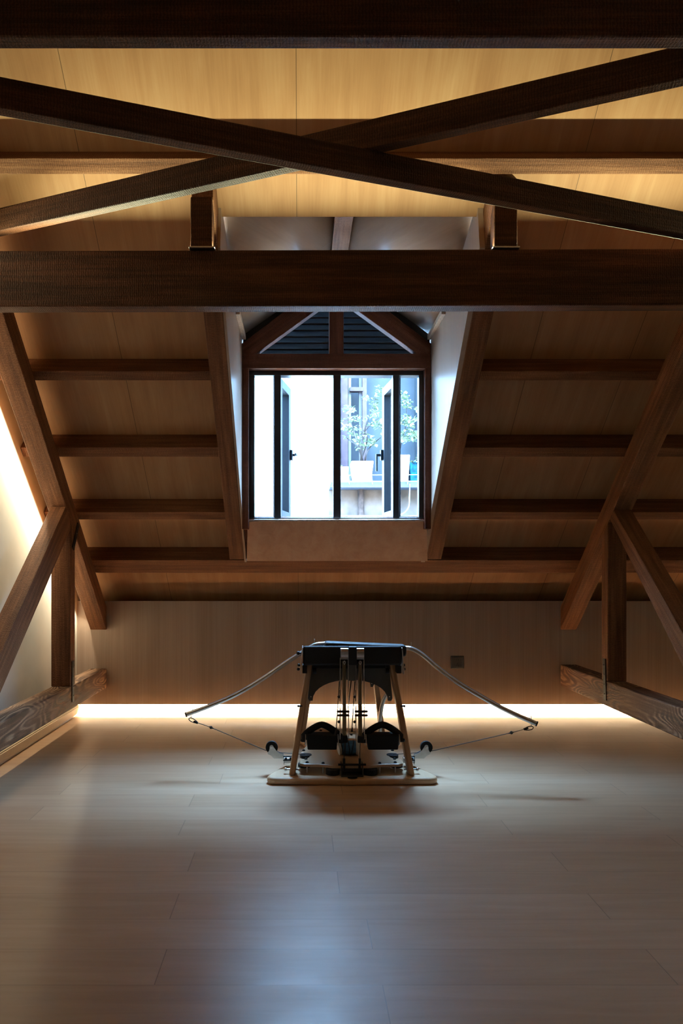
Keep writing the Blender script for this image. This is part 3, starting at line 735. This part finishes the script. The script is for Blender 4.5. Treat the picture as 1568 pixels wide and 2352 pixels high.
def pot_plant(px0, px1, ytop, D, mat, lab, clusters, stems, seed, flip=False, name='potted_plant', taper=.78):
    rnd = random.Random(seed)
    a, c = P(px0, ytop, D), P(px1, ytop, D); cx = (a.x+c.x)/2; R = (c.x-a.x)/2; zt = a.z
    r = empty(name, (cx, D, ld))
    n = 4; s = MB()
    prof = [(R*taper, ld+.001), (R, zt), (R*.9, zt), (R*.9*taper, ld+.02)]
    def ring(rad, z): return [(cx+sx*rad, D+sy*rad, z) for sx, sy in ((-1,-1),(1,-1),(1,1),(-1,1))]
    vs = [v for q in prof for v in ring(*q)]; fs = [(3,2,1,0)]
    for i in range(3):
        for j in range(4): fs.append((i*4+j, i*4+(j+1)%4, (i+1)*4+(j+1)%4, (i+1)*4+j))
    fs.append((12,13,14,15)); s.add(vs, fs); s.build('pot', M[mat], r, bevel=.008, seg=3)
    MB().box((cx-R*.86, D-R*.86, zt-.05), (cx+R*.86, D+R*.86, zt-.02)).build('soil', M['soil'], r)
    if stems:
        m = MB()
        for pts in stems:
            q = [P(x, y, D + (0 if i == 0 else rnd.uniform(-.12,.12))) for i, (x, y) in enumerate(pts)]
            m.tube(smooth(q, 4), [.011*(1-.75*i/(4*(len(q)-1))) for i in range(4*(len(q)-1)+1)], 6)
        m.build('stems', M['stem'], r)
    m = MB()
    for (x, y, rx, ry, cnt) in clusters:
        for i in range(cnt):
            th = rnd.uniform(0, 2*PI); k = math.sqrt(rnd.random())
            ctr = P(x + rx*k*math.cos(th), y + ry*k*math.sin(th), D + rnd.uniform(-.16,.16))
            L_ = rnd.uniform(.028,.055); W_ = L_*rnd.uniform(.55,.8)
            d1 = Vector((rnd.uniform(-1,1), rnd.uniform(-1,1), rnd.uniform(-.7,.35))).normalized()
            sd = d1.cross(Vector((rnd.uniform(-.4,.4), rnd.uniform(-.4,.4), 1))).normalized(); nn = sd.cross(d1)
            v = [ctr-d1*L_*.5, ctr-d1*L_*.1+sd*W_*.5+nn*.006, ctr+d1*L_*.25+sd*W_*.38+nn*.005, ctr+d1*L_*.55, ctr+d1*L_*.25-sd*W_*.38+nn*.005, ctr-d1*L_*.1-sd*W_*.5+nn*.006, ctr+d1*L_*.1]
            m.add(v, [(0,1,6),(1,2,6),(2,3,6),(3,4,6),(4,5,6),(5,0,6)], True)
    if m.v: m.build('foliage', M['leaf'], r)
    return tag(r, lab, 'plant', 'pot plants on the neighbour ledge')
PDp = FD-.50
pot_plant(805, 855, 1063, PDp, 'pot_white', 'leafy shrub in a square white pot outside, seen left of the open casement', 
    [(800,942,16,10,34),(790,975,14,14,22),(815,962,18,8,26),(808,985,22,10,30),(862,945,14,12,26),(848,968,18,12,34),(868,975,14,12,26),(835,1010,26,16,60),(850,1018,18,10,26),(868,905,10,9,16),(845,915,14,6,14),(858,925,10,8,14),(870,890,8,6,10),(825,1028,12,8,18),(880,985,8,14,16),(800,1002,14,8,14)],
    [[(828,1062),(830,1038),(834,1005),(842,970),(858,925),(868,892)],[(832,1062),(826,1030),(815,1000),(802,960),(796,942)],[(838,1062),(842,1040),(856,1020),(874,1005)],[(826,1062),(838,1030),(842,1000),(820,975)],[(834,1062),(820,1025),(795,1005),(786,985)],[(830,1040),(838,990),(870,960)]], 3)
pot_plant(885, 937, 1049, PDp+.02, 'pot_white', 'taller white pot with dense leafy shrub outside, behind the casement nearer the teal pot',
    [(930,915,10,14,40),(936,930,12,12,40),(930,965,16,14,60),(945,970,14,16,60),(940,1000,20,14,80),(952,1005,10,12,40),(958,940,6,6,12),(925,1012,8,8,16),(900,930,10,20,40),(900,980,12,20,40),(915,900,8,12,20)],
    [[(912,1049),(918,1020),(930,985),(934,930)],[(914,1049),(925,1010),(950,990)],[(908,1049),(900,1000),(900,940)]], 5, taper=.86)
pot_plant(937, 990, 1064, PDp+.03, 'pot_teal', 'teal glazed square pot outside beside the taller white pot', [(955,1058,12,5,16),(965,1052,8,5,8)], [[(960,1064),(956,1050)]], 9, taper=.92)
pot_plant(768, 799, 1074, PDp, 'pot_white', 'low white pot outside at the left end of the ledge', [(778,1070,8,3,8)], [[(780,1074),(778,1066)]], 11, taper=.95)

# ------------------------------------------------------------------ lights
def area(name, loc, rot, sx, sy, power, col, spread=PI):
    l = bpy.data.lights.new(name, 'AREA'); l.shape = 'RECTANGLE'; l.size = sx; l.size_y = sy; l.energy = power; l.color = col; l.spread = spread
    o = bpy.data.objects.new(name, l); COL.objects.link(o); o.location = loc
    o.rotation_euler = rot if not isinstance(rot, Matrix) else rot.to_euler(); return o
WARM = (.96, 1.0, .62); WARM2 = (1.0, .85, .58)
# strip tucked behind the lower edge of the knee wall panel
area('recess_strip_light', ((WL+WR)/2, 4.508, .0765), (0,0,0), WR-WL-.04, .009, 160, WARM2)
# strip lying on top of the big beam, facing up
area('beam_strip_light', ((WL+WR)/2, 2.674, 2.2125), (PI+.806,0,0), WR-WL-.2, .008, 38, WARM)
# strip along the outer face of the left rafter, facing the plaster wall
def along(name, x, da, db, c, power, col, sgn):
    a, e = Vector((x,da,zr(da,c))), Vector((x,db,zr(db,c))); d = (e-a).normalized()
    z = Vector((-sgn*1.0,0,0)); z = Vector((sgn*.3, SN*.954, CS*.954)); xx = d; yy = z.cross(xx)
    m = Matrix((xx, yy, z)).transposed()
    return area(name, (a+e)/2, m, (e-a).length, .010, power, col)
along('rafter_strip_light', -1.388, 4.44, 2.06, .065, 28, WARM2, 1)
along('rafter_strip_light_far', WR-.07, 4.42, 2.06, .11, 2, WARM2, -1)  # assumed extra strip along the right wall, out of view

wd = bpy.data.worlds.new('sky'); S.world = wd; wd.use_nodes = True
bg = wd.node_tree.nodes['Background']; bg.inputs[0].default_value = (.30,.60,1.0,1)
wn = wd.node_tree.nodes; wl = wd.node_tree.links       # overcast sky: brighter overhead than at the horizon
tc = wn.new('ShaderNodeTexCoord'); sx = wn.new('ShaderNodeSeparateXYZ'); wl.new(tc.outputs['Generated'], sx.inputs[0])
mx0 = wn.new('ShaderNodeMath'); mx0.operation = 'MAXIMUM'; wl.new(sx.outputs[2], mx0.inputs[0]); mx0.inputs[1].default_value = 0.0
pw = wn.new('ShaderNodeMath'); pw.operation = 'POWER'; wl.new(mx0.outputs[0], pw.inputs[0]); pw.inputs[1].default_value = 1.3
ml = wn.new('ShaderNodeMath'); ml.operation = 'MULTIPLY_ADD'; wl.new(pw.outputs[0], ml.inputs[0])
SKY = 155.0; ml.inputs[1].default_value = SKY*2.2; ml.inputs[2].default_value = SKY*.25
wl.new(ml.outputs[0], bg.inputs[1])
# sampling portal in the window opening (guides sky light only)
a, c = P(572, 850, WD+.08), P(974, 1192, WD+.08)
po = area('window_portal', ((a.x+c.x)/2, WD+.075, (a.z+c.z)/2), (-PI/2,0,0), c.x-a.x+.05, a.z-c.z+.05, 1, (1,1,1)); po.data.cycles.is_portal = True

# ------------------------------------------------------------------ camera and render settings
cam = bpy.data.cameras.new('camera'); co = bpy.data.objects.new('camera', cam); COL.objects.link(co)
co.location = (0, 0, CH); co.rotation_euler = (PI/2, 0, 0)
cam.sensor_fit = 'AUTO'; cam.sensor_width = 36; cam.lens = F/2352*36
cam.shift_x = (784-HX)/2352; cam.shift_y = (HY-1176)/2352; cam.clip_start = .02
S.camera = co
v = S.view_settings; S.display_settings.display_device = 'sRGB'; v.view_transform = 'Standard'; v.look = 'None'; v.gamma = 1; v.exposure = 0.0; v.use_curve_mapping = False
cy = S.cycles; cy.max_bounces = 10; cy.diffuse_bounces = 5; cy.use_adaptive_sampling = True; cy.adaptive_threshold = .025; cy.glossy_bounces = 4; cy.transparent_max_bounces = 12; cy.caustics_reflective = False; cy.caustics_refractive = False
cy.use_denoising = True; cy.sample_clamp_indirect = 6
for o in bpy.data.objects:
    if '_o' in o: del o['_o']
